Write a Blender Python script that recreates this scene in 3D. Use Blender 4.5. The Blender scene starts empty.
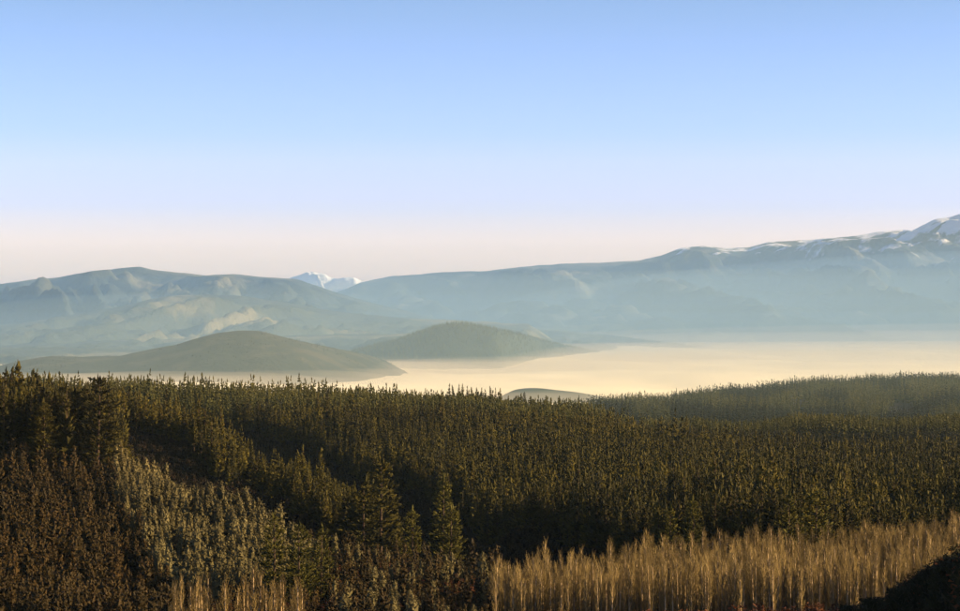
import bpy, math, random
import numpy as np
from mathutils import noise as mn, Vector

random.seed(7)
rng = np.random.default_rng(7)
sc = bpy.context.scene
col = sc.collection
R = math.radians

# ------------------------------------------------------------------ camera, sky, sun, exposure
EYE = 200.0            # height of the hillside viewpoint
FOC = 2165.0           # focal length in photograph pixels (960 wide)
HORIZ = 328.0          # row of the true horizon
cam = bpy.data.cameras.new('camera'); co = bpy.data.objects.new('camera', cam); col.objects.link(co)
cam.sensor_width = 36; cam.lens = 36 * FOC / 960
cam.clip_start = 0.5; cam.clip_end = 120000
co.location = (0, 0, EYE)
co.rotation_euler = (math.pi / 2 + math.atan((HORIZ - 305.5) / FOC), 0, 0)
sc.camera = co

SUN_EL, SUN_AZ = R(17.5), R(94)     # azimuth clockwise from +Y: sun low on the right, a little behind the viewer
w = bpy.data.worlds.new('World'); sc.world = w; w.use_nodes = True
nt = w.node_tree
sky = nt.nodes.new('ShaderNodeTexSky'); sky.sky_type = 'NISHITA'; sky.sun_disc = False
sky.sun_elevation = SUN_EL; sky.sun_rotation = SUN_AZ
geo = nt.nodes.new('ShaderNodeNewGeometry')
sep = nt.nodes.new('ShaderNodeSeparateXYZ'); nt.links.new(geo.outputs['Position'], sep.inputs[0])
ramp = nt.nodes.new('ShaderNodeValToRGB'); nt.links.new(sep.outputs[2], ramp.inputs[0])
cr = ramp.color_ramp
stops = [(0.0, (.95, .54, .50)), (.02, (.83, .51, .53)), (.036, (.61, .425, .53)), (.055, (.31, .30, .54)), (.075, (.26, .275, .56)), (.09, (.21, .255, .52)), (.145, (.155, .205, .34)), (.25, (.10, .145, .25)), (.5, (.06, .09, .16))]
cr.elements[0].position = stops[0][0]; cr.elements[0].color = (*stops[0][1], 1)
cr.elements[1].position = stops[-1][0]; cr.elements[1].color = (*stops[-1][1], 1)
for p_, c_ in stops[1:-1]:
    e = cr.elements.new(p_); e.color = (*c_, 1)
mul = nt.nodes.new('ShaderNodeVectorMath'); mul.operation = 'MULTIPLY'
nt.links.new(sky.outputs[0], mul.inputs[0]); nt.links.new(ramp.outputs[0], mul.inputs[1])
sc2 = nt.nodes.new('ShaderNodeVectorMath'); sc2.operation = 'SCALE'; sc2.inputs['Scale'].default_value = 2.0
nt.links.new(mul.outputs[0], sc2.inputs[0])
bg = nt.nodes['Background']; nt.links.new(sc2.outputs[0], bg.inputs[0]); bg.inputs[1].default_value = 0.13

sl = bpy.data.lights.new('sun', 'SUN'); so = bpy.data.objects.new('sun', sl); col.objects.link(so)
sl.energy = 5.0; sl.angle = R(.5); sl.color = (1.0, .725, .39)
sd = Vector((math.sin(SUN_AZ) * math.cos(SUN_EL), math.cos(SUN_AZ) * math.cos(SUN_EL), math.sin(SUN_EL)))
so.rotation_euler = sd.to_track_quat('Z', 'Y').to_euler(); so.location = (300, 0, 400)
sc.view_settings.view_transform = 'Standard'; sc.view_settings.look = 'None'
sc.view_settings.exposure = 1.4; sc.view_settings.gamma = 1
sc.cycles.use_denoising = True
sc.cycles.max_bounces = 6; sc.cycles.diffuse_bounces = 3; sc.cycles.transmission_bounces = 3
sc.cycles.transparent_max_bounces = 12; sc.cycles.volume_bounces = 0

# ------------------------------------------------------------------ helpers
def tag(o, label=None, cat=None, group=None, kind=None):
    if label: o['label'] = label
    if cat: o['category'] = cat
    if group: o['group'] = group
    if kind: o['kind'] = kind
    return o

def mesh_np(name, V, F, mats, smooth=False, attrs=None):
    """V (n,3); F (m,3) or (m,4)."""
    V = np.asarray(V, np.float32); F = np.asarray(F, np.int32)
    me = bpy.data.meshes.new(name)
    k = F.shape[1]
    me.vertices.add(len(V)); me.vertices.foreach_set('co', V.ravel())
    me.loops.add(F.size); me.loops.foreach_set('vertex_index', F.ravel())
    me.polygons.add(len(F)); me.polygons.foreach_set('loop_start', np.arange(0, F.size, k, dtype=np.int32))
    me.polygons.foreach_set('loop_total', np.full(len(F), k, np.int32))
    if smooth: me.polygons.foreach_set('use_smooth', np.ones(len(F), bool))
    for n_, d_ in (attrs or {}).items():
        a = me.attributes.new(n_, 'FLOAT', 'POINT'); a.data.foreach_set('value', np.asarray(d_, np.float32))
    for m in (mats if isinstance(mats, (list, tuple)) else [mats]): me.materials.append(m)
    me.update(calc_edges=True); me.validate()
    return me

def link(name, me, parent=None):
    o = bpy.data.objects.new(name, me); col.objects.link(o)
    if parent: o.parent = parent
    return o

def new_mat(name, rough=.8):
    m = bpy.data.materials.new(name); m.use_nodes = True
    b = m.node_tree.nodes['Principled BSDF']; b.inputs['Roughness'].default_value = rough
    b.inputs['Specular IOR Level'].default_value = .2
    return m, m.node_tree, b

def N(nt, t, **kw):
    n = nt.nodes.new(t)
    for k, v in kw.items():
        if k in n.inputs: n.inputs[k].default_value = v
        else: setattr(n, k, v)
    return n

def ramp_node(nt, src, stops):
    r = nt.nodes.new('ShaderNodeValToRGB'); e = r.color_ramp.elements
    e[0].position = stops[0][0]; e[0].color = (*stops[0][1], 1)
    e[1].position = stops[-1][0]; e[1].color = (*stops[-1][1], 1)
    for p_, c_ in stops[1:-1]:
        x = e.new(p_); x.color = (*c_, 1)
    nt.links.new(src, r.inputs[0]); return r

def foliage_mat(name, stops, transl=.25):
    """Leaves: hue varies from tree to tree and from tuft to tuft (attribute 'tuft')."""
    m, t, b = new_mat(name, .75)
    oi = N(t, 'ShaderNodeObjectInfo'); at = N(t, 'ShaderNodeAttribute', attribute_name='tuft')
    a = N(t, 'ShaderNodeMath', operation='MULTIPLY_ADD'); a.inputs[1].default_value = .55
    t.links.new(oi.outputs['Random'], a.inputs[0])
    s = N(t, 'ShaderNodeMath', operation='MULTIPLY'); s.inputs[1].default_value = .45
    t.links.new(at.outputs['Fac'], s.inputs[0]); t.links.new(s.outputs[0], a.inputs[2])
    gn = N(t, 'ShaderNodeNewGeometry'); pn = N(t, 'ShaderNodeTexNoise', Scale=.011, Detail=3); t.links.new(gn.outputs['Position'], pn.inputs['Vector'])
    pm = N(t, 'ShaderNodeMath', operation='MULTIPLY_ADD'); pm.inputs[1].default_value = 1.3; t.links.new(pn.outputs['Fac'], pm.inputs[0]); t.links.new(a.outputs[0], pm.inputs[2])
    ps = N(t, 'ShaderNodeMath', operation='SUBTRACT'); ps.inputs[1].default_value = .65; t.links.new(pm.outputs[0], ps.inputs[0])
    r = ramp_node(t, ps.outputs[0], stops)
    t.links.new(r.outputs[0], b.inputs['Base Color'])
    tr = N(t, 'ShaderNodeBsdfTranslucent'); t.links.new(r.outputs[0], tr.inputs[0])
    mx = N(t, 'ShaderNodeMixShader'); mx.inputs[0].default_value = transl
    t.links.new(b.outputs[0], mx.inputs[1]); t.links.new(tr.outputs[0], mx.inputs[2])
    t.links.new(mx.outputs[0], t.nodes['Material Output'].inputs[0])
    return m

def noise_mat(name, c1, c2, scale, detail=6, rough=.9):
    m, t, b = new_mat(name, rough)
    g = N(t, 'ShaderNodeNewGeometry'); n = N(t, 'ShaderNodeTexNoise', Scale=scale, Detail=detail)
    t.links.new(g.outputs['Position'], n.inputs['Vector'])
    r = ramp_node(t, n.outputs['Fac'], [(.35, c1), (.65, c2)]); t.links.new(r.outputs[0], b.inputs['Base Color'])
    return m

def at(px, py, D):
    return ((px - 480) / FOC * D, D, EYE - (py - HORIZ) / FOC * D)

def fbm(x, y, sc_, oct=4, seed=0.0):
    out = np.empty(len(x))
    for i in range(len(x)):
        out[i] = mn.fractal(Vector((x[i] / sc_ + seed, y[i] / sc_ - seed, seed)), 1.0, 2.0, oct, noise_basis='PERLIN_ORIGINAL')
    return out

# ------------------------------------------------------------------ materials
M_ground = noise_mat('forest_floor', (.010, .007, .003), (.022, .014, .006), .05)
M_bark = noise_mat('pine_bark', (.035, .022, .014), (.08, .05, .03), 3)
M_palebark = noise_mat('pale_bark', (.30, .20, .10), (.5, .36, .2), 2)
M_pine = foliage_mat('pine_needles', [(.0, (.014, .012, .002)), (.5, (.052, .044, .004)), (1, (.135, .105, .010))])
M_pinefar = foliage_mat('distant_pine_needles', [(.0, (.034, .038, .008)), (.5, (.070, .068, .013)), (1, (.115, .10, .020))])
M_shadefar = foliage_mat('shade_toned_needles', [(.0, (.009, .011, .004)), (1, (.022, .024, .008))])  # far pine needles darkened so their colour carries the shade of the belt
M_scrub = foliage_mat('shade_dark_scrub_leaves', [(.0, (.009, .006, .002)), (.6, (.018, .011, .003)), (1, (.035, .015, .004))])  # leaf colour darkened to carry the shade of the hollows
M_young = foliage_mat('young_tree_leaves', [(.0, (.022, .015, .003)), (.5, (.041, .026, .004)), (1, (.070, .039, .007))])
M_grey = foliage_mat('greygreen_leaves', [(.0, (.058, .047, .016)), (.5, (.125, .10, .034)), (1, (.22, .18, .068))])
M_shrub = foliage_mat('dark_shrub_leaves', [(.0, (.018, .018, .006)), (1, (.045, .040, .011))])
M_russet = foliage_mat('russet_leaves', [(.0, (.07, .022, .008)), (.5, (.11, .036, .011)), (1, (.16, .06, .016))])
M_twig = foliage_mat('bare_golden_twigs', [(.0, (.08, .054, .017)), (.5, (.165, .113, .035)), (1, (.31, .22, .078))], .1)

# ------------------------------------------------------------------ terrain heights of the wooded valley
CP = [  # (photo column, distance, ground height below the eye)
 (480,-200,4),(-200,-100,2),(1200,-100,2),(480,0,-9),(480,100,-26),(480,200,-46),(-200,200,-46),
 (60,400,-58),(235,330,-52),(-150,400,-56),(300,400,-58),(480,400,-57),(620,400,-57),(700,400,-56),(850,400,-55.5),(960,400,-55),(1150,400,-54),
 (480,460,-58),(620,470,-57),(800,470,-57),(960,490,-55),(1150,500,-53),(700,280,-40),(850,260,-37),(960,250,-35),(1100,250,-33),(600,290,-44),
 (60,450,-60),(60,520,-53),(60,600,-46),(-150,600,-44),(150,450,-61),(150,520,-55),(120,620,-43),(230,480,-60),(320,520,-60),(240,560,-52),(300,450,-60),
 (60,650,-42),(-150,650,-40),(60,800,-46),(60,1000,-50),(-200,1000,-46),(200,740,-77),(330,620,-79),(260,700,-80),(150,830,-66),(135,720,-58),(450,600,-80),(450,700,-88),(400,560,-64),
 (385,690,-64),(300,790,-61),(200,910,-50),(140,1000,-49),(345,920,-93),(250,1080,-82),(430,790,-93),(500,600,-76),
 (600,620,-68),(520,715,-69),(430,920,-67),(320,1140,-64),(200,1260,-58),(480,1500,-65),(600,1350,-68),(700,1250,-74),(300,1500,-59),(100,1500,-56),(-200,1500,-52),
 (480,2000,-97),(200,2000,-96),(-200,2000,-92),(300,2600,-150),(-200,2600,-150),(300,3200,-175),(-200,3200,-175),
 (760,520,-58),(760,700,-64),(760,900,-71),(760,1100,-75),(920,540,-62),(920,700,-67),(920,900,-73),(920,1150,-78),(1200,700,-60),(1200,1100,-72),
 (800,1290,-88),(960,1290,-88),(1200,1290,-86),(800,1430,-82),(940,1430,-82),(800,1600,-82),(940,1600,-82),(1200,1550,-80),(700,1650,-93),(800,1850,-97),(960,1850,-97),
 (850,2200,-88),(1200,2200,-84),(900,2900,-77),(800,2800,-82),(700,2600,-89),(600,2400,-92),(520,2200,-92),(1200,3000,-74),
 (600,3000,-140),(750,3400,-140),(900,3700,-140),(1200,3800,-140),(500,2700,-140),(600,4200,-175),(900,4400,-175),(1200,4500,-175),(300,4400,-176),(-200,4400,-176)]
CP = np.array(CP, float)
cx, cy, cz = (CP[:, 0] - 480) / FOC * CP[:, 1], CP[:, 1], CP[:, 2]
def warp(x, y):   # even out the control spacing: work in (angle, log distance)
    d = np.maximum(y, -250) + 300.0
    return x / d * 3.2, np.log(d) * 1.6
CU, CV = warp(cx, cy)
A = np.hypot(CU[:, None] - CU[None], CV[:, None] - CV[None]) + np.eye(len(CU)) * -.004
A_ = np.block([[A, np.ones((len(CU), 1))], [np.ones((1, len(CU))), np.zeros((1, 1))]])
WC = np.linalg.solve(A_, np.append(cz, 0))
def ground_z(x, y):
    """Absolute ground height of the near valley."""
    x = np.atleast_1d(np.asarray(x, float)); y = np.atleast_1d(np.asarray(y, float))
    d = np.clip(y, -250, 4450)
    lim = 0.36 * (d + 40) + 60
    u, v = warp(np.clip(x, -lim, lim), d)
    out = np.empty(len(u))
    for i in range(0, len(u), 20000):
        s = slice(i, i + 20000)
        out[s] = np.hypot(u[s, None] - CU[None], v[s, None] - CV[None]) @ WC[:-1] + WC[-1]
    out = np.where(y > 3200, np.minimum(out, np.interp(y, [3200, 4400, 4600], [0, -150, -177])), out)
    return out + EYE

us = np.concatenate([np.linspace(-1.6, -.32, 30)[:-1], np.linspace(-.32, .32, 150), np.linspace(.32, 1.6, 30)[1:]])
Ds = np.concatenate([np.linspace(-220, 280, 50), 300 * 1.0125 ** np.arange(0, 225), np.geomspace(5200, 60000, 24)])
UU, DD = np.meshgrid(us, Ds)
gx = (UU * (DD + 260)).ravel(); gy = DD.ravel()
gz = ground_z(gx, gy)
gz += np.where(gy < 4600, 1.0, .0) * (np.sin(gx / 23.0 + np.sin(gy / 37.0)) * .35 + np.sin(gy / 19.0 + gx / 41.0) * .3)
nu, nd = len(us), len(Ds)
ii = (np.arange(nd - 1)[:, None] * nu + np.arange(nu - 1)[None]).ravel()
gm = mesh_np('ground', np.stack([gx, gy, gz], 1), np.stack([ii, ii + 1, ii + nu + 1, ii + nu], 1), M_ground, True)
tag(link('ground', gm), kind='structure')

# ------------------------------------------------------------------ mountains and hills
def mountain_mat(name, lows, highs, snow_z=None, scale=.0006, patch=.5, snow_cut=.5):
    m, t, b = new_mat(name, .95)
    g = N(t, 'ShaderNodeNewGeometry')
    n1 = N(t, 'ShaderNodeTexNoise', Scale=scale, Detail=7, Roughness=.6); t.links.new(g.outputs['Position'], n1.inputs['Vector'])
    r = ramp_node(t, n1.outputs['Fac'], [(patch - .03, lows), (patch + .09, highs)])
    out = r.outputs[0]
    if snow_z is not None:
        s = N(t, 'ShaderNodeSeparateXYZ'); t.links.new(g.outputs['Position'], s.inputs[0])
        n2 = N(t, 'ShaderNodeTexNoise', Scale=.0035, Detail=6); t.links.new(g.outputs['Position'], n2.inputs['Vector'])
        a = N(t, 'ShaderNodeMath', operation='MULTIPLY_ADD'); a.inputs[1].default_value = 1400
        t.links.new(n2.outputs['Fac'], a.inputs[0]); t.links.new(s.outputs[2], a.inputs[2])
        mr = N(t, 'ShaderNodeMapRange'); mr.inputs['From Min'].default_value = snow_z + 700; mr.inputs['From Max'].default_value = snow_z + 800
        t.links.new(a.outputs[0], mr.inputs['Value'])
        mx = N(t, 'ShaderNodeMix', data_type='RGBA'); mx.inputs['B'].default_value = (.85, .85, .88, 1)
        t.links.new(mr.outputs[0], mx.inputs['Factor']); t.links.new(out, mx.inputs[6]); mx.inputs[7].default_value = (.85, .85, .88, 1)
        out = mx.outputs[2]
    nb_ = N(t, 'ShaderNodeTexNoise', Scale=scale * 5, Detail=9, Roughness=.62); t.links.new(g.outputs['Position'], nb_.inputs['Vector'])
    bp = N(t, 'ShaderNodeBump', Strength=.8, Distance=.09 / scale); t.links.new(nb_.outputs['Fac'], bp.inputs['Height']); t.links.new(bp.outputs[0], b.inputs['Normal'])
    t.links.new(out, b.inputs['Base Color'])
    return m

def range_mesh(name, sky_pts, D_crest, D_front, D_back, base, mat, spur=.35, spur_w=900, seed=1.0, power=1.0, step=6, rows=60, rough=25, ext=220, lean=0.25):
    """A ridge whose crest stands D_crest away; spurs run down its flank towards the viewer."""
    P = np.array(sky_pts, float)
    px = np.arange(P[0, 0] - ext, P[-1, 0] + ext + 1, step)
    top = np.interp(px, P[:, 0], P[:, 1])
    crest = -(top - HORIZ) / FOC * D_crest
    cx_ = (px - 480) / FOC * D_crest
    crest = crest + fbm(cx_, cx_ * 0, D_crest * .02, 5, seed) * D_crest * .0006
    # taper the ends into the ground
    e = np.clip((px - px[0]) / ext, 0, 1) * np.clip((px[-1] - px) / ext, 0, 1)
    e = e ** .7
    crest = base + (crest - base) * e
    ts = np.concatenate([np.linspace(0, 1, rows), 1 + np.linspace(0, 1, 14)[1:]])
    V = []
    for t_ in ts:
        if t_ <= 1:
            D = D_front + (D_crest - D_front) * t_
            prof = t_ ** power
        else:
            D = D_crest + (D_back - D_crest) * (t_ - 1)
            prof = (2 - t_) ** 1.2
        x = cx_ * (D / D_crest) * .35 + cx_ * .65
        yv = np.full(len(x), D)
        f = fbm(x + D * lean, yv * .35, spur_w, 5, seed + 3)
        ridged = 1 - np.abs(fbm(x + D * lean, yv * .3, spur_w * 1.6, 4, seed + 9)) * 1.9
        amp = spur * min(1, 4 * (1 - prof)) * min(1, t_ * 3) if t_ <= 1 else 0
        rel = (crest - base)
        z = base + rel * prof + rel * amp * (ridged * .55 + f * .5 - .35) + (fbm(x, yv, spur_w * .25, 4, seed + 5) * rough * min(1, 3 * abs(1 - t_)) * min(1, t_ * 4)) * e
        if t_ <= 1:
            z = np.minimum(z, base + (crest - base) * (D / D_crest) - (1 - t_) * 2)
        z = np.maximum(z, base - 5) if 0 < t_ < 2 else np.full(len(x), base - 20.0)
        V.append(np.stack([x, yv, z + EYE], 1))
    V = np.concatenate(V); n = len(px); r = len(ts)
    ii = (np.arange(r - 1)[:, None] * n + np.arange(n - 1)[None]).ravel()
    me = mesh_np(name, V, np.stack([ii, ii + 1, ii + n + 1, ii + n], 1), mat, True)
    o = link(name, me); tag(o, kind='structure'); return o

HEATH = (.032, .042, .036); FIELD = (.19, .165, .09)
M_m1 = mountain_mat('heath_mountain', HEATH, (.15, .14, .08), None, .0011, .53)
M_m2 = mountain_mat('high_mountain', HEATH, (.15, .14, .10), 1130, .0010, .53)
M_m3 = mountain_mat('snow_mountain', (.12, .12, .12), (.5, .5, .5), 380, .0006, .5)
M_foot = mountain_mat('foothill_fields', (.045, .052, .034), FIELD, None, .0012, .53)
BASE = -178
range_mesh('mountain', [(270, 293), (288, 281), (297, 276.5), (305, 274.5), (313, 271.5), (317, 273), (324, 274), (331, 278), (338, 279), (347, 277), (356, 278), (368, 284), (400, 296)], 33000, 27000, 36000, BASE, M_m3, .9, 700, 4.0, rows=90, step=2, rough=60, ext=100)
range_mesh('mountain', [(-40, 289), (0, 284), (40, 279), (60, 277), (100, 271), (118, 268), (140, 266.5), (152, 270), (172, 272), (205, 275), (235, 274), (262, 277), (295, 279), (315, 285), (340, 294), (380, 304), (430, 318)], 17000, 11500, 20000, BASE, M_m1, .62, 420, 2.0, 1.0, rows=150, rough=45, step=4, ext=300)
range_mesh('mountain', [(280, 318), (310, 304), (335, 293), (360, 283), (392, 276), (430, 273), (480, 271), (520, 267), (560, 263), (600, 262), (640, 260), (662, 255), (680, 248), (702, 245.5), (722, 248), (748, 248), (768, 243), (800, 241), (850, 236), (880, 231), (900, 229), (912, 230), (935, 219), (950, 217), (965, 213), (1050, 200)], 25000, 15500, 30000, BASE, M_m2, .40, 620, 5.5, 1.1, rows=170, rough=42, step=4, ext=300)
range_mesh('foothills', [(-60, 330), (30, 322), (90, 312), (150, 300), (185, 294), (230, 295), (290, 303), (340, 312), (400, 318), (470, 321), (530, 324)], 13000, 9400, 15500, BASE, M_foot, .55, 330, 7.0, 1.0, rows=120, step=4, rough=26, ext=40, lean=-.3)
range_mesh('foothills', [(-60, 350), (0, 346), (60, 342), (130, 340), (200, 338), (300, 335), (380, 334), (440, 333), (500, 337)], 10500, 8000, 12000, BASE, M_foot, .5, 260, 11.0, .8, rows=90, step=4, rough=18, ext=50, lean=.3)
range_mesh('foothills', [(-120, 348), (0, 349), (60, 347), (140, 350), (220, 348), (330, 346)], 8800, 6700, 9800, BASE, M_foot, .4, 240, 21.0, .7, rows=60, step=4, rough=12, ext=50, lean=.3)
range_mesh('foothills', [(540, 328), (600, 324), (660, 323), (720, 326), (780, 325), (850, 328), (960, 327), (1040, 326)], 17800, 15600, 19000, BASE, M_foot, .5, 400, 17.0, 1.0, rows=60, step=4, rough=20, ext=160, lean=-.3)
# island hills standing out of the fog
def hill(name, sky_pts, Dc, half, mat, seed, rough=5, ext=60, skew=0.0, recede=0.0, rpx=285, rw=60):
    P = np.array(sky_pts, float)
    px = np.arange(P[0, 0], P[-1, 0] + .1, 2.5)
    rd = np.maximum(0, px - rpx); Dp = Dc + recede * (rd - rw * (1 - np.exp(-rd / rw)))
    crest = -(np.interp(px, P[:, 0], P[:, 1]) - HORIZ) / FOC * Dp
    k = np.array([1, 2, 3, 2, 1]) / 9; crest = np.convolve(np.pad(crest, 2, 'edge'), k, 'valid')
    cxx = (px - 480) / FOC * Dp
    V = []; ts = np.linspace(-1, 1, 61)
    peak = crest.max()
    for t_ in ts:
        prof = math.cos(t_ * math.pi / 2) ** 1.15 if abs(t_) < 1 else 0
        y = Dp + t_ * half
        x = cxx + skew * t_ * half
        z = BASE + (crest - BASE) * prof
        z = z + fbm(x, y, 330, 5, seed) * rough * (1 - prof) ** .5 * 2 + fbm(x, y, 90, 3, seed + 2) * rough * .3
        V.append(np.stack([x, y, z + EYE], 1))
    V = np.concatenate(V); n = len(px)
    ii = (np.arange(len(ts) - 1)[:, None] * n + np.arange(n - 1)[None]).ravel()
    o = link(name, mesh_np(name, V, np.stack([ii, ii + 1, ii + n + 1, ii + n], 1), mat, True))
    tag(o, kind='structure'); return o, V
M_hill = mountain_mat('brown_hill', (.024, .030, .027), (.060, .056, .042), None, .009, .52)
M_whill = noise_mat('wooded_hill', (.014, .022, .017), (.030, .038, .023), .01)
h1, H1V = hill('hill', [(-140, 410), (-80, 385), (-20, 372), (0, 366), (25, 360), (50, 356), (85, 357), (120, 356), (150, 350), (180, 344), (205, 336), (222, 332), (240, 330.5), (258, 331), (272, 334), (300, 341), (330, 347.5), (350, 351), (368, 355), (385, 361), (402, 371), (425, 395)], 5800, 900, M_hill, 3.0, 9, skew=-.12, recede=13.0)
h2, H2V = hill('hill', [(300, 392), (330, 366), (352, 352), (370, 347), (395, 341), (415, 334), (432, 328), (446, 325), (461, 323), (482, 327), (505, 331), (530, 337), (550, 342.5), (568, 346.5), (584, 349.5), (602, 352.5), (618, 362), (630, 385)], 7800, 800, M_whill, 6.0, 8, recede=52.0, rpx=490, rw=25)
hill('hill', [(480, 420), (500, 397), (515, 390), (528, 388), (540, 388), (556, 390), (575, 392), (600, 396), (625, 402), (660, 420)], 3850, 300, M_whill, 8.0, 3)

# ------------------------------------------------------------------ sea of fog, mist and haze
FOGZ = -130
fu = np.linspace(-.62, .62, 170); fd = np.geomspace(2300, 40000, 150)
FU, FD = np.meshgrid(fu, fd); fx = (FU * FD).ravel(); fy = FD.ravel()
fz = FOGZ + (fbm(fx, fy * .6, 620, 4, 2.2) * 13 + fbm(fx, fy, 190, 4, 5.2) * 4) * np.clip(fy / 7000, .35, 1.6)
fz = np.where(FD.ravel() < 2320, BASE + 1.5, fz)
n = len(fu); ii = (np.arange(len(fd) - 1)[:, None] * n + np.arange(n - 1)[None]).ravel()
m, t, b = new_mat('fog_top', 1.0)
b.inputs['Base Color'].default_value = (1.0, .88, .60, 1); b.inputs['Specular IOR Level'].default_value = 0
tr = N(t, 'ShaderNodeBsdfTranslucent'); tr.inputs[0].default_value = (.93, .88, .78, 1)
mx = N(t, 'ShaderNodeMixShader'); mx.inputs[0].default_value = .04
t.links.new(b.outputs[0], mx.inputs[1]); t.links.new(tr.outputs[0], mx.inputs[2]); t.links.new(mx.outputs[0], t.nodes['Material Output'].inputs[0])
fog = link('fog', mesh_np('fog', np.stack([fx, fy, fz + EYE], 1), np.stack([ii, ii + 1, ii + n + 1, ii + n], 1), m, True))
tag(fog, 'flat bank of bright fog filling the valley', None, None, 'stuff')

def vol_mat(name, colr, dens, aniso=0.0):
    m = bpy.data.materials.new(name); m.use_nodes = True; t = m.node_tree
    t.nodes.remove(t.nodes['Principled BSDF'])
    v = N(t, 'ShaderNodeVolumePrincipled'); v.inputs['Color'].default_value = (*colr, 1)
    v.inputs['Density'].default_value = dens; v.inputs['Anisotropy'].default_value = aniso
    t.links.new(v.outputs[0], t.nodes['Material Output'].inputs['Volume'])
    return m
def box(name, x0, x1, y0, y1, z0, z1, mat):
    V = [(x, y, z) for z in (z0, z1) for y in (y0, y1) for x in (x0, x1)]
    F = [(0, 2, 3, 1), (4, 5, 7, 6), (0, 1, 5, 4), (2, 6, 7, 3), (0, 4, 6, 2), (1, 3, 7, 5)]
    return link(name, mesh_np(name, V, F, mat))
HAZE_D = 1.4e-5
tag(box('haze', -100000, 100000, -600, 62000, EYE - 240, EYE + 1750, vol_mat('haze_air', (.62, .86, .95), HAZE_D)), 'pale blue haze in the air', None, None, 'stuff')
def lens(name, x, y, z, rx, ry, rz, mat):
    V = []; F = []; nl, ns = 16, 40
    for i in range(nl + 1):
        a = math.pi * i / nl
        for j in range(ns):
            p = 2 * math.pi * j / ns
            V.append((x + rx * math.sin(a) * math.cos(p), y + ry * math.sin(a) * math.sin(p), z + rz * math.cos(a)))
    for i in range(nl):
        for j in range(ns):
            a, b_ = i * ns + j, i * ns + (j + 1) % ns
            F.append((a, a + ns, b_ + ns, b_))
    return tag(link(name, mesh_np(name, V, F, mat)), 'thin mist lying over the fog', None, None, 'stuff')
M_valley = vol_mat('valley_air', (.24, .54, 1.0), 1.26e-5)
for (vy, vr, vz) in [(17600, 13600, 1100), (17900, 13700, 860), (17200, 13100, 680), (18200, 13900, 520), (17000, 12800, 390), (17700, 13300, 290)]:
    lens('mist', 0, vy, EYE - 170, 34000, vr, vz, M_valley)
M_mist = vol_mat('mist_air', (1, .87, .66), 2.0e-4)
lens('mist', 4300, 9700, EYE - 130, 6000, 7300, 62, M_mist)
lens('mist', 6200, 20600, EYE - 170, 6800, 5200, 930, vol_mat('range_air', (.44, .72, 1.0), 6.5e-5))
lens('mist', 6500, 15500, EYE - 150, 7200, 5600, 210, vol_mat('pink_bank_air', (1, .86, .72), 5e-5))
rw = random.Random(41)
M_wisp = vol_mat('wisp_air', (1, .87, .66), 4.0e-4)
for (wp, wd) in [(20, 4700), (90, 5000), (160, 4850), (230, 4950), (285, 5100), (330, 5400), (380, 6200), (430, 6900), (490, 7000), (540, 7200), (580, 7700), (400, 7100), (650, 8600), (760, 9500), (880, 10500), (560, 9000), (-40, 6200), (120, 6500), (520, 3350), (575, 3450)]:
    lens('mist', (wp - 480) / FOC * wd, wd, EYE + FOGZ + rw.uniform(-6, 4), rw.uniform(260, 700) * wd / 6000, rw.uniform(350, 800), rw.uniform(14, 38), M_wisp)
lens('mist', 500, 3000, EYE - 70, 1600, 1250, 150, vol_mat('wood_air', (.66, .92, .85), 1.1e-4))
M_mist2 = vol_mat('mist_bank_air', (1, .87, .70), 2.0e-4)
lens('mist', 7200, 17500, EYE - 130, 8200, 6000, 130, M_mist2)

# ------------------------------------------------------------------ tree shapes
def tuft_tris(C, size, k, up=.2, rs=None):
    """k spiky triangles round each centre in C, sizes per centre."""
    n = len(C); rs = rs or rng
    c = np.repeat(C, k, 0); s = np.repeat(size, k)[:, None]
    a = rs.normal(size=(n * k, 3)); a[:, 2] *= .8; a /= np.linalg.norm(a, axis=1, keepdims=True)
    b = np.cross(a, rs.normal(size=(n * k, 3))); b /= np.linalg.norm(b, axis=1, keepdims=True)
    off = rs.normal(size=(n * k, 3)) * s * .35
    p0 = c + off - a * s * .5 + b * s * .28; p1 = c + off - a * s * .5 - b * s * .28; p2 = c + off + a * s * .65 + np.array([0, 0, up]) * s
    V = np.stack([p0, p1, p2], 1).reshape(-1, 3)
    tv = np.repeat(rs.random(n), k * 3)
    return V, tv

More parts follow.
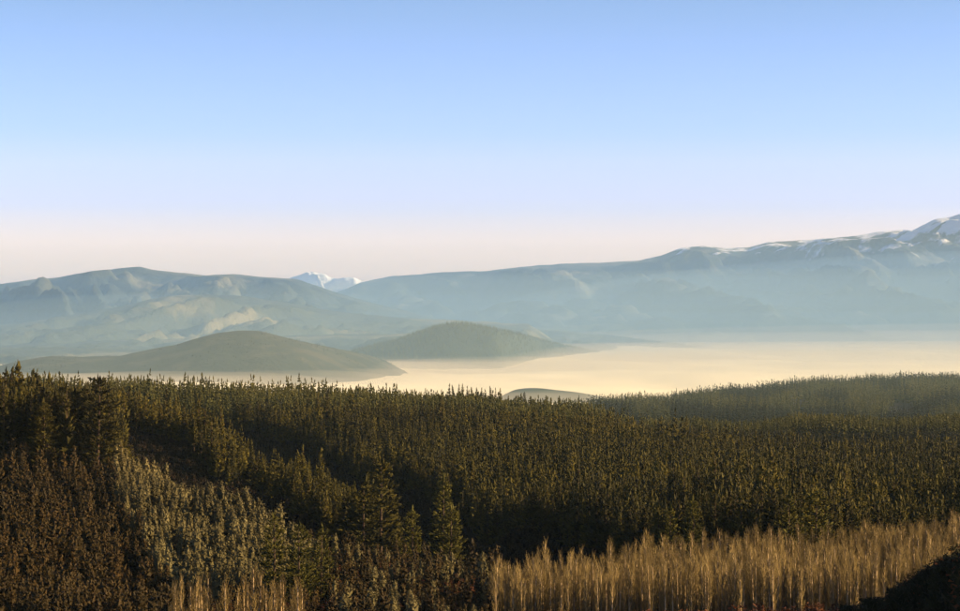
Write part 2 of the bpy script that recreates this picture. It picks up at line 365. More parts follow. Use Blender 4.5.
def conifer(seed, h, r, base=.2, whorls=16, per=6, lift=.35, gap=.15, power=.85, wid=.30, curve=0.0, fine=0, sub=0):
    """Whorls of long flattened sprays; curve > 0 gives a rounder crown; fine adds loose tufts at the spray ends."""
    rs = np.random.default_rng(seed); V = []; tv = []; C = []; S = []
    lean = rs.normal(size=2) * .015 * h
    oct_f = ((0, 2, 4), (0, 4, 3), (0, 3, 5), (0, 5, 2), (1, 4, 2), (1, 3, 4), (1, 5, 3), (1, 2, 5))
    def spray(p0, d, L, w, th):
        d = d / np.linalg.norm(d); sde = np.cross(d, (0, 0, 1)); sde /= np.linalg.norm(sde) + 1e-6; upv = np.cross(sde, d)
        m = p0 + d * L * rs.uniform(.4, .65)
        P = [p0, p0 + d * L + np.array([0, 0, .12 * L]), m + sde * w, m - sde * w, m + upv * th, m - upv * th * 1.3]
        P = [q + rs.normal(size=3) * .06 * L for q in P]
        for f in oct_f:
            for q in f: V.append(P[q])
        tv.extend([rs.random()] * 24)
    for i in range(whorls):
        t = (i + rs.random() * .7) / whorls
        z = h * (base + (.97 - base) * t)
        shp = (1 - t) ** power * (1 - curve) + curve * math.sqrt(max(0, 1 - (1.7 * t - .7) ** 2)) if t < .97 else .05
        L0 = r * shp * rs.uniform(.75, 1.15) + .25
        nb = max(3, int(round(per * (.65 + .5 * (1 - t))))); a0 = rs.random() * 6.28
        for j in range(nb):
            if rs.random() < gap: continue
            a = a0 + 6.283 * j / nb + rs.normal() * .3; L = L0 * rs.uniform(.65, 1.25)
            p0 = np.array([lean[0] * t * t, lean[1] * t * t, z + rs.normal() * .15])
            d = np.array([math.cos(a), math.sin(a), lift * (.6 + .9 * t) + rs.normal() * .12])
            if sub:
                for q in range(sub):
                    f = .12 + .8 * (q + rs.random() * .8) / sub; a2 = a + rs.choice((-1, 1)) * rs.uniform(.1, .9)
                    spray(p0 + d * L * f + rs.normal(size=3) * .1, np.array([math.cos(a2), math.sin(a2), lift + rs.normal() * .3]), (.42 * L * (1.1 - f * .6) + .35) * rs.uniform(.7, 1.2), .2 + .03 * L, .16)
            else: spray(p0, d, L, L * wid * rs.uniform(.8, 1.3) + .1, L * wid * .6 + .12)
            if fine:
                for q in range(fine):
                    e_ = p0 + d * L * rs.uniform(.5, 1.05); C.append(e_); S.append(.42)
    for q in range(3):
        spray(np.array([lean[0], lean[1], h * (.9 + .02 * q)]), np.array([rs.normal() * .1, rs.normal() * .1, 1.0]), h * .095, .22, .22)
    V = np.array(V); tv = np.array(tv)
    if fine:
        V2, t2 = tuft_tris(np.array(C), np.array(S), 2, .3, rs); V = np.concatenate([V, V2]); tv = np.concatenate([tv, t2])
    return V, tv
def crown_mesh(name, V, tv, mat):
    return mesh_np(name, V, np.arange(len(V)).reshape(-1, 3), mat, False, {'tuft': tv})
def stem(name, pts, mat, sides=5):
    V = []; F = []
    for (x, y, z, r) in pts:
        for j in range(sides):
            a = 6.283 * j / sides; V.append((x + r * math.cos(a), y + r * math.sin(a), z))
    for i in range(len(pts) - 1):
        for j in range(sides):
            a, b_ = i * sides + j, i * sides + (j + 1) % sides
            F.append((a, b_, b_ + sides, a + sides))
    return mesh_np(name, V, F, mat, True)
def prism(V, F, p, q, r0, r1):
    d = (q - p); d = d / np.linalg.norm(d); u = np.cross(d, (0.3, .8, .1)); u /= np.linalg.norm(u); v = np.cross(d, u)
    b0 = len(V)
    for (c, r) in ((p, r0), (q, r1)):
        for a in (0, 2.094, 4.189): V.append(c + (u * math.cos(a) + v * math.sin(a)) * r)
    for j in range(3): F.append((b0 + j, b0 + (j + 1) % 3, b0 + 3 + (j + 1) % 3, b0 + 3 + j))
def bare_crown(name, seed, h, r, nb=30, mat=None, spread=.5):
    rs = np.random.default_rng(seed); V = []; F = []
    for i in range(nb):
        t = .15 + .8 * (i + rs.random()) / nb; a = rs.random() * 6.283
        L = h * (1 - t) * .38 + .8
        o = np.array([math.cos(a), math.sin(a), 0])
        p = np.array([0, 0, h * t]); q = p + o * min(L * spread, r) * rs.uniform(.5, 1.1) + np.array([0, 0, L * .75])
        prism(V, F, p, q, .042, .024)
        for s in range(4):
            f = rs.uniform(.25, .95); pp = p + (q - p) * f; a2 = a + rs.normal() * 1.2
            qq = pp + np.array([math.cos(a2) * .28, math.sin(a2) * .28, .9]) * rs.uniform(.8, 1.7)
            prism(V, F, pp, qq, .024, .013)
    me = mesh_np(name, V, F, mat, False, {'tuft': np.repeat(rs.random(len(V) // 6), 6)})
    return me
def broad(seed, h, r, n=150, k=3, size=.55, low=.1):
    rs = np.random.default_rng(seed)
    P = rs.normal(size=(n, 3)); P /= np.linalg.norm(P, axis=1, keepdims=True); P *= rs.uniform(.45, 1.0, (n, 1)) ** .5
    lump = 1 + .3 * np.sin(P[:, :1] * 5 + seed) * np.cos(P[:, 1:2] * 4 - seed)
    P = P * lump * np.array([r, r, h * (1 - low) / 2]) + np.array([0, 0, h * (1 + low) / 2])
    return tuft_tris(P, np.full(n, size) * rs.uniform(.7, 1.3, n), k, .1, rs)

PINE = [crown_mesh('pine_crown', *conifer(10 + i, 18, [2.8, 2.4, 3.0, 2.5, 2.9, 2.3, 2.7, 3.1][i], [.25, .3, .2, .26, .22, .32, .34, .25][i], 19, 7, .5, .12, [1.0, .9, 1.1, .85, 1.0, .9, .85, 1.0][i], .2, [0, .08, 0, .1, 0, .08, .1, 0][i], 1, 0), M_pine) for i in range(8)]
PINET = [stem('pine_trunk', [(0, 0, -1, .26), (0, 0, 7, .2), (.05, 0, 13, .12), (0, 0, 17.2, .03)], M_bark, 5)]
BIG = [crown_mesh('big_pine_crown', *conifer(40 + i, 24, [5.2, 4.6, 5.6, 4.4][i], [.18, .22, .15, .22][i], 24, 8, .24, .2, [.9, .8, .7, .85][i], .11, [.1, .3, .35, .2][i], 4, 5), M_pine) for i in range(4)]
M_olive = foliage_mat('olive_pine_needles', [(.0, (.055, .050, .005)), (.5, (.10, .086, .009)), (1, (.155, .13, .016))])
OLIVE = [crown_mesh('olive_pine_crown', *conifer(50 + i, 24, [4.8, 4.4, 5.2, 4.0][i], [.08, .12, .06, .10][i], 24, 8, .30, .14, [.8, .7, .6, .75][i], .14, [.3, .4, .5, .35][i], 4, 5), M_olive) for i in range(4)]
BIGT = [stem('big_pine_trunk', [(0, 0, -1, .42), (.1, 0, 9, .32), (0, .1, 17, .18), (0, 0, 23, .04)], M_bark, 6)]
YOUNG = [crown_mesh('young_crown', *conifer(60 + i, 7.5, [1.5, 1.2, 1.7, 1.1, 1.4][i], .08, 9, 5, .9, .1, [.8, 1.0, .7, .9, .8][i], .28, .2, 1), M_young) for i in range(5)]
YOUNGT = [stem('young_trunk', [(0, 0, -.6, .12), (0, 0, 4, .07), (0, 0, 7, .02)], M_bark, 4)]
GREY = [crown_mesh('grey_crown', *conifer(80 + i, 9, [1.45, 1.25, 1.6, 1.2, 1.4][i], .06, 13, 6, 1.0, .06, .7, .4, .45, 1), M_grey) for i in range(5)]
GREYT = [stem('grey_trunk', [(0, 0, -.6, .12), (0, 0, 5, .07), (0, 0, 8.6, .02)], M_bark, 4)]
BARE = [bare_crown('bare_crown', 100 + i, 12, [.9, .75, 1.1, .8, .95][i], 30, M_twig, [.28, .22, .32, .25, .3][i]) for i in range(5)]
BARET = [stem('bare_trunk', [(0, 0, -.6, .17), (.05, 0, 4, .14), (0, .05, 8, .10), (0, 0, 12, .035)], M_palebark, 5)]
SHRUB = [crown_mesh('shrub_crown', *conifer(120 + i, 8, [2.4, 2.9, 2.0][i], .02, 22, 9, .7, .12, .7, .13, .45, 3), M_shrub) for i in range(3)]
SHRUBT = [stem('shrub_trunk', [(0, 0, -.5, .09), (.1, 0, 1.5, .06), (0, .1, 3, .02)], M_bark, 4)]
RUSS = [crown_mesh('russet_crown', *broad(130 + i, 4.5, [1.3, 1.6, 1.1][i], 150, 2, .36), M_russet) for i in range(3)]
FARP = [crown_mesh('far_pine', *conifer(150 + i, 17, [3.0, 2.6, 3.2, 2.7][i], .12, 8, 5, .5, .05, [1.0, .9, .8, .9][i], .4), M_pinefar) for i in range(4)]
SHADEP = [crown_mesh('shade_toned_pine', *conifer(155 + i, 17, [3.0, 2.6, 3.2, 2.7][i], .12, 8, 5, .5, .05, [1.0, .9, .8, .9][i], .4), M_shadefar) for i in range(4)]
SCRUB = [crown_mesh('scrub_crown', *conifer(190 + i, 4, [1.5, 1.8, 1.3][i], .03, 7, 6, .8, .08, .6, .3, .5, 1), M_scrub) for i in range(3)]
MIDP = [crown_mesh('mid_pine', *conifer(170 + i, 18, [3.1, 2.7, 3.4, 2.9][i], .2, 12, 6, .5, .1, [1.0, .9, 1.1, .8][i], .34, [0, .1, 0, .2][i]), M_pine) for i in range(4)]
HT = {'pine': 18, 'big': 24, 'olive': 24, 'young': 7.5, 'grey': 9, 'bare': 12, 'shrub': 8, 'russet': 4.5}
KITS = {'pine': (PINE, PINET), 'big': (BIG, BIGT), 'olive': (OLIVE, BIGT), 'young': (YOUNG, YOUNGT), 'grey': (GREY, GREYT), 'bare': (BARE, BARET), 'shrub': (SHRUB, SHRUBT), 'russet': (RUSS, SHRUBT)}

# ------------------------------------------------------------------ where the trees stand
def px_of(x, y): return x / y * FOC + 480
def interp(v, pts):
    p = np.array(pts, float); return np.interp(v, p[:, 0], p[:, 1])
EDGE3 = [(-400, 1350), (110, 1350), (200, 1290), (320, 1115), (430, 890), (520, 735), (600, 620), (628, 545), (700, 505), (800, 490), (960, 545), (1400, 560)]
SPUR2 = [(125, 1010), (200, 905), (300, 785), (345, 730), (392, 668)]
def classify(p, D):
    """Which stand a spot belongs to: (kind, height) or None."""
    j = random.gauss(0, 1)
    if D < 300:
        return None
    if p < 118 + j * 3 and 628 + j * 4 < D < 790: return ('big' if random.random() < .25 else 'pine'), 22.5 + random.gauss(0, 2.6), 'A'
    if p < 125 and D >= 790: return ('pine', 17.5 + j * 2.6, 'S') if D < 1750 else None
    edge_p = 492 + 26 * mn.noise(Vector((D / 9, 3, 1))) + j * 7
    if p < edge_p and D < 640:
        if 168 < p < 304 and 326 < D < 352: return 'bare', 12.6 + j * .8, 'F1'
        c_l = np.interp(D, [455, 500, 560, 635], [170, 150, 118, 112]); c_r = np.interp(D, [455, 490, 520, 570, 600, 635], [250, 305, 326, 255, 205, 150])
        if c_l < p < c_r and D > 455: return 'grey', 8.6 + j * 1.0, 'C'
        if p < c_l and 385 < D < 628: return 'young', 8.4 + j * 1.5, 'B'
        if p < 330 and 352 < D <= 455: return ('young', 6 + j, 'B') if random.random() < .7 else ('russet', 3.6 + j * .5, 'R')
        if 300 < p < 540 and 370 < D < 560 - max(0, p - 400) * .6:
            q = random.random()
            return ('young', 7.5 + j * 1.3, 'E') if q < .55 else (('russet', 4 + j * .7, 'R') if q < .85 else ('grey', 7 + j, 'E'))
        return None
    if p < 1050 and D < 520:
        far = np.interp(p, [470, 500, 600, 640, 800, 860, 1050], [408, 425, 434, 456, 468, 492, 505]) + j * 3
        if 388 < D < far: return 'bare', 11.3 + j * .9 + (1.5 if random.random() < .06 else 0), 'F2'
        if 375 < D <= 388: return ('russet', 3.2 + j * .4, 'R2')
    if 120 < p < 395:
        dc = np.interp(p, [q[0] for q in SPUR2], [q[1] for q in SPUR2])
        if abs(D - dc - 12) < 34 + p * .02: return 'pine', 17 + j * 2.2, 'D'
    e = np.interp(p, [q[0] for q in EDGE3], [q[1] for q in EDGE3]) + j * 5
    if D > e:
        if 655 < p < 715 and 585 < D < 650: return None
        if p < 640 - (D - 1200) * .1 and D < 1780: return 'pine', 17.2 + j * (2.6 if p < 330 else 1.8), 'G' if D < 1500 else 'S'
        if p > 885 and 600 < D < 665: return None
        if p >= 560 and D < 1190: return 'pine', 17.0 + j * 2.0, 'H'
        if p >= 655 and 1385 < D < 1478: return 'shadefar', 13 + j, 'X'  # darkened pine copies stand in for the shaded band before the strip
        if p >= 640 and 1480 + math.sin(p / 40) * 18 < D < 1760: return 'far', 17 + j, 'X'
        if p >= 480 and 2010 < D < 3500 and D < 2350 + (p - 480) * 2.6: return ('shadefar' if mn.noise(Vector((p / 60, D / 240, 2))) > (.02 if D < 2650 else -.25) else 'far', 15 + j * 1.8, 'X') if mn.noise(Vector((p / 34, D / 160, 8))) < .38 and not (893 < p < 915 and 2150 < D < 2330) else None  # darkened copies imitate patches of shade across the far hill
    return None

T = []   # px, x, y, kind, height, stand
def scatter(D0, D1, p0, p1, s):
    y = D0
    while y < D1:
        x0, x1 = (p0 - 480) / FOC * y, (p1 - 480) / FOC * y
        x = x0 + random.random() * s
        while x < x1:
            xx, yy = x + random.uniform(-.36, .36) * s, y + random.uniform(-.36, .36) * s
            p = px_of(xx, yy); c = classify(p, yy)
            if c: T.append((p, xx, yy, c[0], c[1], c[2]))
            x += s
        y += s
scatter(300, 640, -160, 540, 2.9)
scatter(380, 500, 480, 1060, 2.0)
T2 = T; T = []
for t_ in T2:   # young stands are denser than russet scrub and bare rows
    keep = {'young': .48, 'grey': .70, 'russet': .5, 'bare': .72}.get(t_[3], 1)
    if t_[3] != 'pine' and random.random() < keep: T.append(t_)
NEAR = T; T = []
scatter(485, 790, -160, 1140, 4.3)
NEAR += [t_ for t_ in T if t_[3] in ('pine', 'big')]; T = []
scatter(790, 1260, -160, 1140, 4.7)
NEAR += [t_ for t_ in T if t_[3] in ('pine', 'big') and mn.noise(Vector((t_[1] / 26, t_[2] / 50, 12))) < .42]; T = []
scatter(1260, 1790, -200, 1160, 5.4); FAR = [t_ for t_ in T if t_[3] in ('pine', 'far', 'shadefar')]; T = []
scatter(2000, 3550, 470, 1200, 7.5); FAR += T; T = []
def manual(kind, p, D, h, stand, label=None):
    NEAR.append((p, (p - 480) / FOC * D, D, kind, h, stand, label))
for (k_, p_, D_, top_, lab) in [
    ('big', 98, 612, 375, 'tallest broad pine breaking the skyline with long branches on its right side'),
    ('big', 66, 640, 384, 'broad pine just left of the tallest skyline pine'),
    ('big', 381, 650, 459, 'tall spire pine at the low end of the middle row, beside the dark hollow'),
    ('big', 364, 640, 478, 'shorter broad pine left of the tall spire pine by the hollow'),
    ('olive', 412, 560, 507, 'rounded olive pine standing alone in the dark hollow, left one of two'),
    ('olive', 452, 565, 505, 'rounded olive pine standing alone in the dark hollow, right one of two'),
    ('olive', 443, 640, 476, 'thin pine half lost in the shade of the hollow'),
    ('olive', 274, 458, 513, 'layered olive pine right of the grey green plantation'),
    ('olive', 300, 452, 523, 'wide olive pine with a flat bent top behind the bare golden trees'),
    ('olive', 321, 462, 526, 'olive pine with an arching top at the foot of the plantation'),
    ('olive', 692, 497, 497, 'conical pine behind the golden bare trees, left of the dark gap'),
    ('olive', 670, 500, 505, 'smaller conical pine just left of the one beside the dark gap'),
    ('olive', 790, 482, 492, 'open crowned pine with layered branches above the bare trees'),
    ('olive', 815, 488, 488, 'broad pine beside the layered one above the bare trees'),
    ('bare', 497, 395, 560, 'slender pale bare tree standing apart at the left end of the golden row')]:
    g0 = float(ground_z((p_ - 480) / FOC * D_, D_)[0])
    manual(k_, p_, D_, EYE - (top_ - HORIZ) / FOC * D_ - g0, 'L', lab)
# dark shrubs on the near slope, rising to the right
for i in range(190):
    p = random.uniform(640, 1100) if i < 130 else random.uniform(900, 1100)
    D = random.uniform(238, 300)
    top = -4 + np.interp(p, [640, 700, 750, 850, 880, 905, 935, 960, 1100], [616, 615, 612, 608, 598, 586, 570, 554, 508]) + abs(random.gauss(0, 8))
    x = (p - 480) / FOC * D
    h = EYE - (top - HORIZ) / FOC * D - float(ground_z(x, D)[0])
    if h > 1.6: manual('shrub', p, D, h, 'K')
# far skyline row
for i in range(12): FAR.append((449 + i * 4.6, (449 + i * 4.6 - 480) / FOC * 1790, 1790, 'row', 19 + random.uniform(-1, 1.5), 'Y'))
FAR.append((524, (524 - 480) / FOC * 2050, 2050, 'lone', 14, 'Y'))
FAR.append((521, (521 - 480) / FOC * 2050, 2045, 'lone', 11, 'Y'))
FAR.append((546, (546 - 480) / FOC * 2080, 2080, 'lone', 9, 'Y'))

# no two trunks in one spot near the landmark pines
LM = [(t_[1], t_[2], 3.4 if t_[3] != 'bare' else 1.5) for t_ in NEAR if t_[5] == 'L']
NEAR = [t_ for t_ in NEAR if t_[5] in 'LK' or all((t_[1] - a) ** 2 + (t_[2] - b_) ** 2 > c * c for a, b_, c in LM)]
gzs = ground_z([t_[1] for t_ in NEAR], [t_[2] for t_ in NEAR])
# height variation that drifts slowly through the stands
NZ = []
for t_, g_ in zip(NEAR, gzs):
    h = t_[4]
    if t_[5] in ('F1', 'F2'): h *= 1 + .16 * mn.noise(Vector((t_[1] / 9, t_[2] / 14, 0)))
    elif t_[5] not in 'LKY': h *= 1 + .22 * mn.noise(Vector((t_[1] / 22, t_[2] / 45, 0))) + .10 * mn.noise(Vector((t_[1] / 90, t_[2] / 130, 4))) + (random.random() < .05) * random.uniform(.1, .28)
    NZ.append((t_, g_, h))
# how much of each tree the viewer can see, nearest first
buf = np.full(1400, 2000.0)      # lowest covered row per half pixel column, x from -200
NZ.sort(key=lambda a: a[0][2])
VIS = []
for t_, g_, h in NZ:
    p, D = t_[0], t_[2]
    half = {'pine': 2.2, 'big': 4.2, 'olive': 5, 'young': 1.3, 'grey': 1.1, 'bare': 1.2, 'shrub': 1.8, 'russet': 1.3}[t_[3]] * h / HT[t_[3]] * FOC / D
    top = HORIZ - (g_ + h - EYE) / D * FOC; bot = HORIZ - (g_ + h * .1 - EYE) / D * FOC
    c0, c1 = int(p - half + 200), int(p + half + 201)
    area = 0
    for c in range(max(0, c0), min(1399, c1)):
        f = min(1, abs(c - 200 + .5 - p) / max(half, .5))
        tp = top + (bot - top) * f * .75
        vis_top = max(tp, -5); lim = min(buf[c], bot, 611)
        if 200 <= c < 1160: area += max(0, lim - vis_top)
        buf[c] = min(buf[c], tp)
    VIS.append(area)
order = sorted(range(len(NZ)), key=lambda i: -VIS[i])
BUD = {'pine': 250, 'big': 36, 'young': 230, 'grey': 170, 'bare': 290, 'shrub': 90, 'russet': 50}
single = set(); cnt = {}
for i in order:
    k = NZ[i][0][3]
    if NZ[i][0][5] == 'L': single.add(i); continue
    if VIS[i] < 5: continue
    kk = k
    if cnt.get(kk, 0) < BUD.get(kk, 0): cnt[kk] = cnt.get(kk, 0) + 1; single.add(i)

# ------------------------------------------------------------------ individual trees
NAMES = {'pine': 'pine_tree', 'big': 'pine_tree', 'olive': 'pine_tree', 'young': 'young_tree', 'grey': 'plantation_tree', 'bare': 'bare_tree', 'shrub': 'shrub', 'russet': 'russet_bush'}
CATS = {'pine': 'pine tree', 'big': 'pine tree', 'olive': 'pine tree', 'young': 'young tree', 'grey': 'plantation tree', 'bare': 'bare tree', 'shrub': 'shrub', 'russet': 'bush'}
GRP = {
 'A': ('dark pines of the tall stand on the left', 'dark pine in the tall close stand at the left edge of the forest'),
 'S': ('pines along the skyline ridge', 'dark pine of the even skyline row above the shaded band'),
 'D': ('pines of the middle row', 'olive lit pine in the narrow row sloping down between two dark hollows'),
 'G': ('pines of the main slope', 'olive pine on the main forest slope above the diagonal shadow'),
 'H': ('pines behind the golden bare trees', 'green brown pine on the right slope behind the golden bare trees'),
 'B': ('young trees below the tall pines', 'small brown green young tree on the shaded slope below the tall left pines'),
 'E': ('young trees in the hollow mouth', 'small brownish young tree between the grey green plantation and the golden bare trees'),
 'C': ('grey green plantation trees', 'narrow grey green tree in the planted block left of the dark hollow'),
 'F1': ('bare trees at the bottom left', 'bare golden tree in the small clump below the grey green plantation'),
 'F2': ('bare golden trees along the valley floor', 'bare golden tree with pale trunk in the long belt before the pines'),
 'R': ('russet bushes in the young stand', 'low russet bush among the small young trees'),
 'R2': ('russet bushes under the bare trees', 'low russet bush at the foot of the golden bare belt'),
 'K': ('dark shrubs on the near slope', 'dark shrub silhouetted in front of the golden bare trees')}
proto = {}
def put_tree(kind, ci, x, y, z, h, label, group):
    key = (kind, ci)
    if key not in proto:
        root = bpy.data.objects.new(NAMES[kind], None); col.objects.link(root); root.empty_display_size = 1
        cr_, tr_ = KITS[kind]
        link('trunk', tr_[0], root); link('crown', cr_[ci], root)
        proto[key] = root; r = root
    else:
        src = proto[key]; r = src.copy(); col.objects.link(r)
        for ch in src.children:
            c = ch.copy(); col.objects.link(c); c.parent = r
    s = h / HT[kind]; w_ = s * random.uniform(.88, 1.15)
    r.location = (x, y, z); r.scale = (w_, w_, s); r.rotation_euler = (random.gauss(0, .015), random.gauss(0, .015), random.random() * 6.283)
    r['label'] = label; r['category'] = CATS[kind]
    if group: r['group'] = group
    elif 'group' in r: del r['group']
    return r
sky_pines = sorted([i for i in single if NZ[i][0][5] == 'A' and 0 < NZ[i][0][0] < 118 and NZ[i][0][3] == 'pine'], key=lambda i: HORIZ - (NZ[i][1] + NZ[i][2] - EYE) / NZ[i][0][2] * FOC)[:8]
sky_pines.sort(key=lambda i: NZ[i][0][0])
ORD = ['first', 'second', 'third', 'fourth', 'fifth', 'sixth', 'seventh', 'eighth']
# labels by place: what the tree stands under on the skyline, and how deep in its stand
WHAT = {'A': ('dark pine', 'in the tall left stand'), 'S': ('dark skyline pine', 'on the ridge'), 'D': ('olive pine', 'in the narrow sloping row'),
        'G': ('olive pine', 'on the main slope'), 'H': ('green brown pine', 'on the right slope'), 'B': ('small brown green tree', 'on the left slope'),
        'E': ('small brown tree', 'at the mouth of the hollow'), 'C': ('narrow grey green tree', 'in the planted block'),
        'F1': ('bare golden tree', 'in the bottom left clump'), 'F2': ('bare golden tree', 'in the long belt'),
        'R': ('low russet bush', 'among the young trees'), 'R2': ('low russet bush', 'under the golden belt'), 'K': ('black green shrub', 'on the near slope')}
def under(p):
    for lim, ph in ((55, 'at the left edge'), (110, 'near the tallest pine'), (165, 'under the low brown tail'), (225, 'under the brown left flank'),
                    (285, 'under the brown hilltop'), (345, 'under the brown right flank'), (400, 'under the notch between hills'), (450, 'under the wooded left flank'),
                    (500, 'under the wooded hilltop'), (560, 'under the fog islet'), (620, 'under the far low rise'),
                    (690, 'under the snowy shoulder'), (760, 'under the range saddle'), (830, 'under the rising crest'), (900, 'under the high crest')):
        if p < lim: return ph
    return 'at the right edge'
DEPTH = {'A': ((700,), ('front row', 'back rows')), 'B': ((440, 500, 565), ('lowest', 'low down', 'halfway up', 'highest')), 'C': ((495, 540, 590), ('bottom rows', 'lower rows', 'upper rows', 'top rows')),
         'G': ((900, 1150), ('lower edge', 'halfway up', 'higher up')), 'H': ((580, 750), ('front rows', 'middle rows', 'higher up')), 'F2': ((405, 430), ('front rows', 'middle rows', 'back rows')), 'S': ((1200,), ('near rows', 'far rows'))}
cells = {}
for i, (t_, g_, h) in enumerate(NZ):
    if t_[5] == 'L': continue
    st = t_[5]; dp = ''
    if st in DEPTH: dp = ', ' + DEPTH[st][1][sum(t_[2] >= q for q in DEPTH[st][0])]
    cells.setdefault((st, under(t_[0]), dp), []).append(i)
CELL_LABEL = {}
for (st, un, dp), ids in cells.items():
    ids_in = [i for i in ids if i in single]
    if not ids_in: continue
    ht = sorted(ids, key=lambda i: -NZ[i][2])
    for i in ids_in:
        CELL_LABEL[i] = (WHAT[st][0] + ' ' + WHAT[st][1] + dp + ', ' + un, GRP[st][0])
    if ht[0] in single and len(ids) > 1: CELL_LABEL[ht[0]] = ('tallest ' + CELL_LABEL[ht[0]][0], GRP[st][0])
rest = {'pine': [],  'young': [], 'grey': [], 'bare': [], 'shrub': [], 'russet': []}
for i, (t_, g_, h) in enumerate(NZ):
    if i in single:
        lab = t_[6] if len(t_) > 6 and t_[6] else None
        if i in sky_pines: lab = ORD[sky_pines.index(i)] + ' from the left of the eight highest pines in the tall left stand'
        if lab: put_tree(t_[3], random.randrange(len(KITS[t_[3]][0])), t_[1], t_[2], g_, h, lab, GRP['A'][0] if i in sky_pines else None)
        else:
            lb, gr = CELL_LABEL[i]
            put_tree(t_[3], random.randrange(len(KITS[t_[3]][0])), t_[1], t_[2], g_, h, lb, gr)
    else: rest[t_[3] if t_[3] != 'big' else 'pine'].append((t_[1], t_[2], g_, h))

fz_ = ground_z([t_[1] for t_ in FAR], [t_[2] for t_ in FAR])
SKYROW = 0
farpts = []; shadepts = []
for t_, g_ in zip(FAR, fz_):
    h = t_[4] * (1 + .35 * mn.noise(Vector((t_[1] / 45, t_[2] / 90, 3))))
    if t_[3] == 'row':
        put_tree('pine', SKYROW % 8, t_[1], t_[2], EYE - (404 - HORIZ) / FOC * t_[2] - 6, h + 1, 'slim dark pine in the short regular row on the ridge against the fog', 'slim pines in the short ridge row'); SKYROW += 1
    elif t_[3] == 'lone':
        put_tree('big', SKYROW % 4, t_[1], t_[2], EYE - (405 - HORIZ) / FOC * t_[2] - 1, h, ['round crowned tree standing alone right of the ridge row', 'smaller tree leaning against the lone round one on the ridge', 'low dark clump of tree where the hazy hill begins'][SKYROW % 3], None); SKYROW += 1
    else: (shadepts if t_[3] == 'shadefar' else farpts).append((t_[1], t_[2], g_, h))

# ------------------------------------------------------------------ the rest of the forest, scattered as masses
def forest(name, pts, meshes, base_h, label):
    """One object: points carrying height; geometry nodes put a tree on each."""
    if not pts: return
    P = np.array(pts, np.float32)
    srcs = bpy.data.collections.new(name + '_shapes')
    for m_ in meshes:
        so_ = bpy.data.objects.new(name + '_shape', m_); srcs.objects.link(so_)
    me = bpy.data.meshes.new(name); me.vertices.add(len(P)); me.vertices.foreach_set('co', P[:, :3].ravel())
    a = me.attributes.new('hs', 'FLOAT', 'POINT'); a.data.foreach_set('value', P[:, 3] / base_h)
    o = link(name, me); tag(o, label, None, None, 'stuff')
    g = bpy.data.node_groups.new(name, 'GeometryNodeTree')
    g.interface.new_socket('Geometry', in_out='INPUT', socket_type='NodeSocketGeometry')
    g.interface.new_socket('Geometry', in_out='OUTPUT', socket_type='NodeSocketGeometry')
    gi = g.nodes.new('NodeGroupInput'); go = g.nodes.new('NodeGroupOutput')
    iop = g.nodes.new('GeometryNodeInstanceOnPoints')
    ci = g.nodes.new('GeometryNodeCollectionInfo'); ci.inputs['Collection'].default_value = srcs
    ci.inputs['Separate Children'].default_value = True; ci.inputs['Reset Children'].default_value = True
    iop.inputs['Pick Instance'].default_value = True
    rv = g.nodes.new('FunctionNodeRandomValue'); rv.data_type = 'FLOAT_VECTOR'
    rv.inputs[0].default_value = (-.02, -.02, 0); rv.inputs[1].default_value = (.02, .02, 6.283)
    ri = g.nodes.new('FunctionNodeRandomValue'); ri.data_type = 'INT'
    ri.inputs['Min'].default_value = 0; ri.inputs['Max'].default_value = len(meshes) - 1
    for s_ in ri.inputs:
        if s_.name == 'Seed': s_.default_value = 5
    na = g.nodes.new('GeometryNodeInputNamedAttribute'); na.data_type = 'FLOAT'; na.inputs['Name'].default_value = 'hs'
    L = g.links.new
    L(gi.outputs[0], iop.inputs['Points']); L(ci.outputs[0], iop.inputs['Instance']); L(rv.outputs[0], iop.inputs['Rotation'])
    L([s_ for s_ in ri.outputs if s_.enabled][0], iop.inputs['Instance Index']); L(na.outputs[0], iop.inputs['Scale']); L(iop.outputs[0], go.inputs[0])
    md = o.modifiers.new('scatter', 'NODES'); md.node_group = g
    return o
nearp = [p for p in rest['pine'] if p[1] < 800]; midp = [p for p in rest['pine'] if p[1] >= 800]
forest('pine_forest', nearp, PINE, 18, 'mass of dark pines filling the near slopes')
forest('pine_forest', midp, MIDP, 18, 'mass of olive pines covering the main slope up to the ridge')
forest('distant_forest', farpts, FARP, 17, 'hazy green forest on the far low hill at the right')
forest('distant_shade_forest', shadepts, SHADEP, 17, 'conifers with shade put into their colour on the far low hill at the right')
forest('young_forest', rest['young'], YOUNG, 7.5, 'mass of small brown green trees on the left slope')
forest('plantation_forest', rest['grey'], GREY, 9, 'narrow grey green trees filling the planted block')
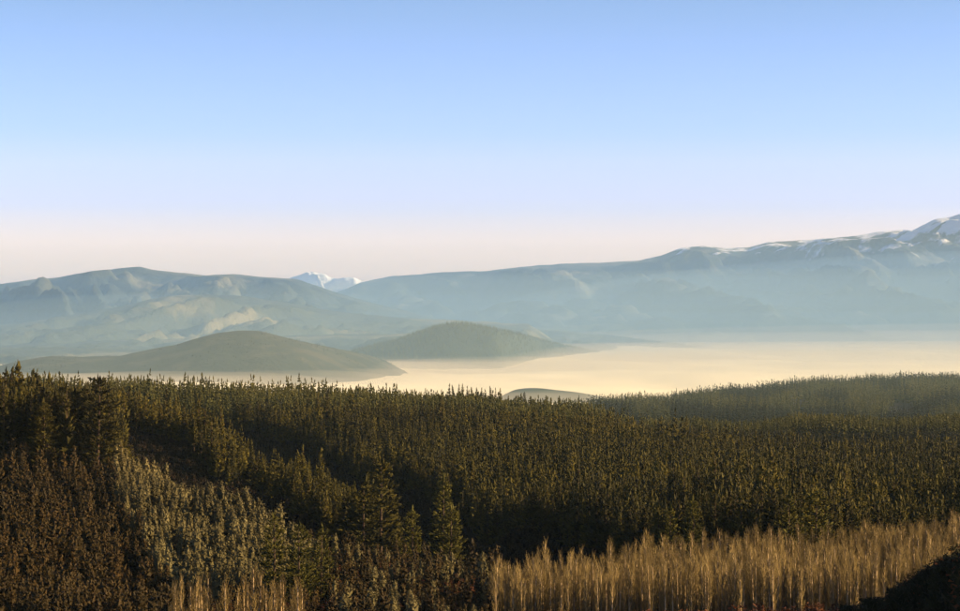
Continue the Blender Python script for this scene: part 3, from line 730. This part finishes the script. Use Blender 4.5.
forest('bare_forest', rest['bare'], BARE, 12, 'mass of bare golden trees on the valley floor')
forest('undergrowth', [p for p in rest['shrub'] + rest['russet']], RUSS, 4.5, 'russet undergrowth among the trees')
# low scrub in the shaded hollows and on the forest floor
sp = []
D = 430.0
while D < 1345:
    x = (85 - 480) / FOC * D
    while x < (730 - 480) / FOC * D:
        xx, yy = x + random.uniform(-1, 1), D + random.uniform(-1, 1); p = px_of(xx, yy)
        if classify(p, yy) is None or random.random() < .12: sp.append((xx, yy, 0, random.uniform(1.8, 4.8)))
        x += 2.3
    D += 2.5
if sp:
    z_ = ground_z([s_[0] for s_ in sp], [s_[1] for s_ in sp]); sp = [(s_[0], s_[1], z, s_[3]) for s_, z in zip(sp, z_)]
    forest('scrub', sp, SCRUB, 4, 'low scrub, shade darkened into its leaves, in the shaded hollows')
# woods on the wooded island hill
hp = []
Vh = H2V.reshape(61, -1, 3)
for i in range(5200):
    a, b_ = random.uniform(8, 40), random.uniform(0, Vh.shape[1] - 1.01)
    ia, ib = int(a), int(b_); fa, fb = a - ia, b_ - ib
    v = (Vh[ia, ib] * (1 - fa) + Vh[ia + 1, ib] * fa) * (1 - fb) + (Vh[ia, ib + 1] * (1 - fa) + Vh[ia + 1, ib + 1] * fa) * fb
    if v[2] > EYE - 135: hp.append((v[0], v[1], v[2] - .5, random.uniform(9, 15)))
h1p = []
V1 = H1V.reshape(61, -1, 3)
for i in range(2600):
    a, b_ = random.uniform(6, 46), random.uniform(0, V1.shape[1] - 1.01); ia, ib = int(a), int(b_)
    v = V1[ia, ib] + (V1[ia + 1, ib + 1] - V1[ia, ib]) * (a - ia)
    if v[2] > EYE - 128 and mn.noise(Vector((v[0] / 260, v[1] / 260, 5))) > .02: h1p.append((v[0], v[1], v[2] - .8, random.uniform(3, 8)))
forest('hill_scrub', h1p, SHADEP, 17, 'scattered scrub on the flank of the brown hill')
forest('hill_woods', hp, FARP, 17, 'distant woods covering the small hill above the fog')
print('COUNTS', cnt, len(NEAR), len(FAR), len(sp), len(hp), 'singles', len(single))
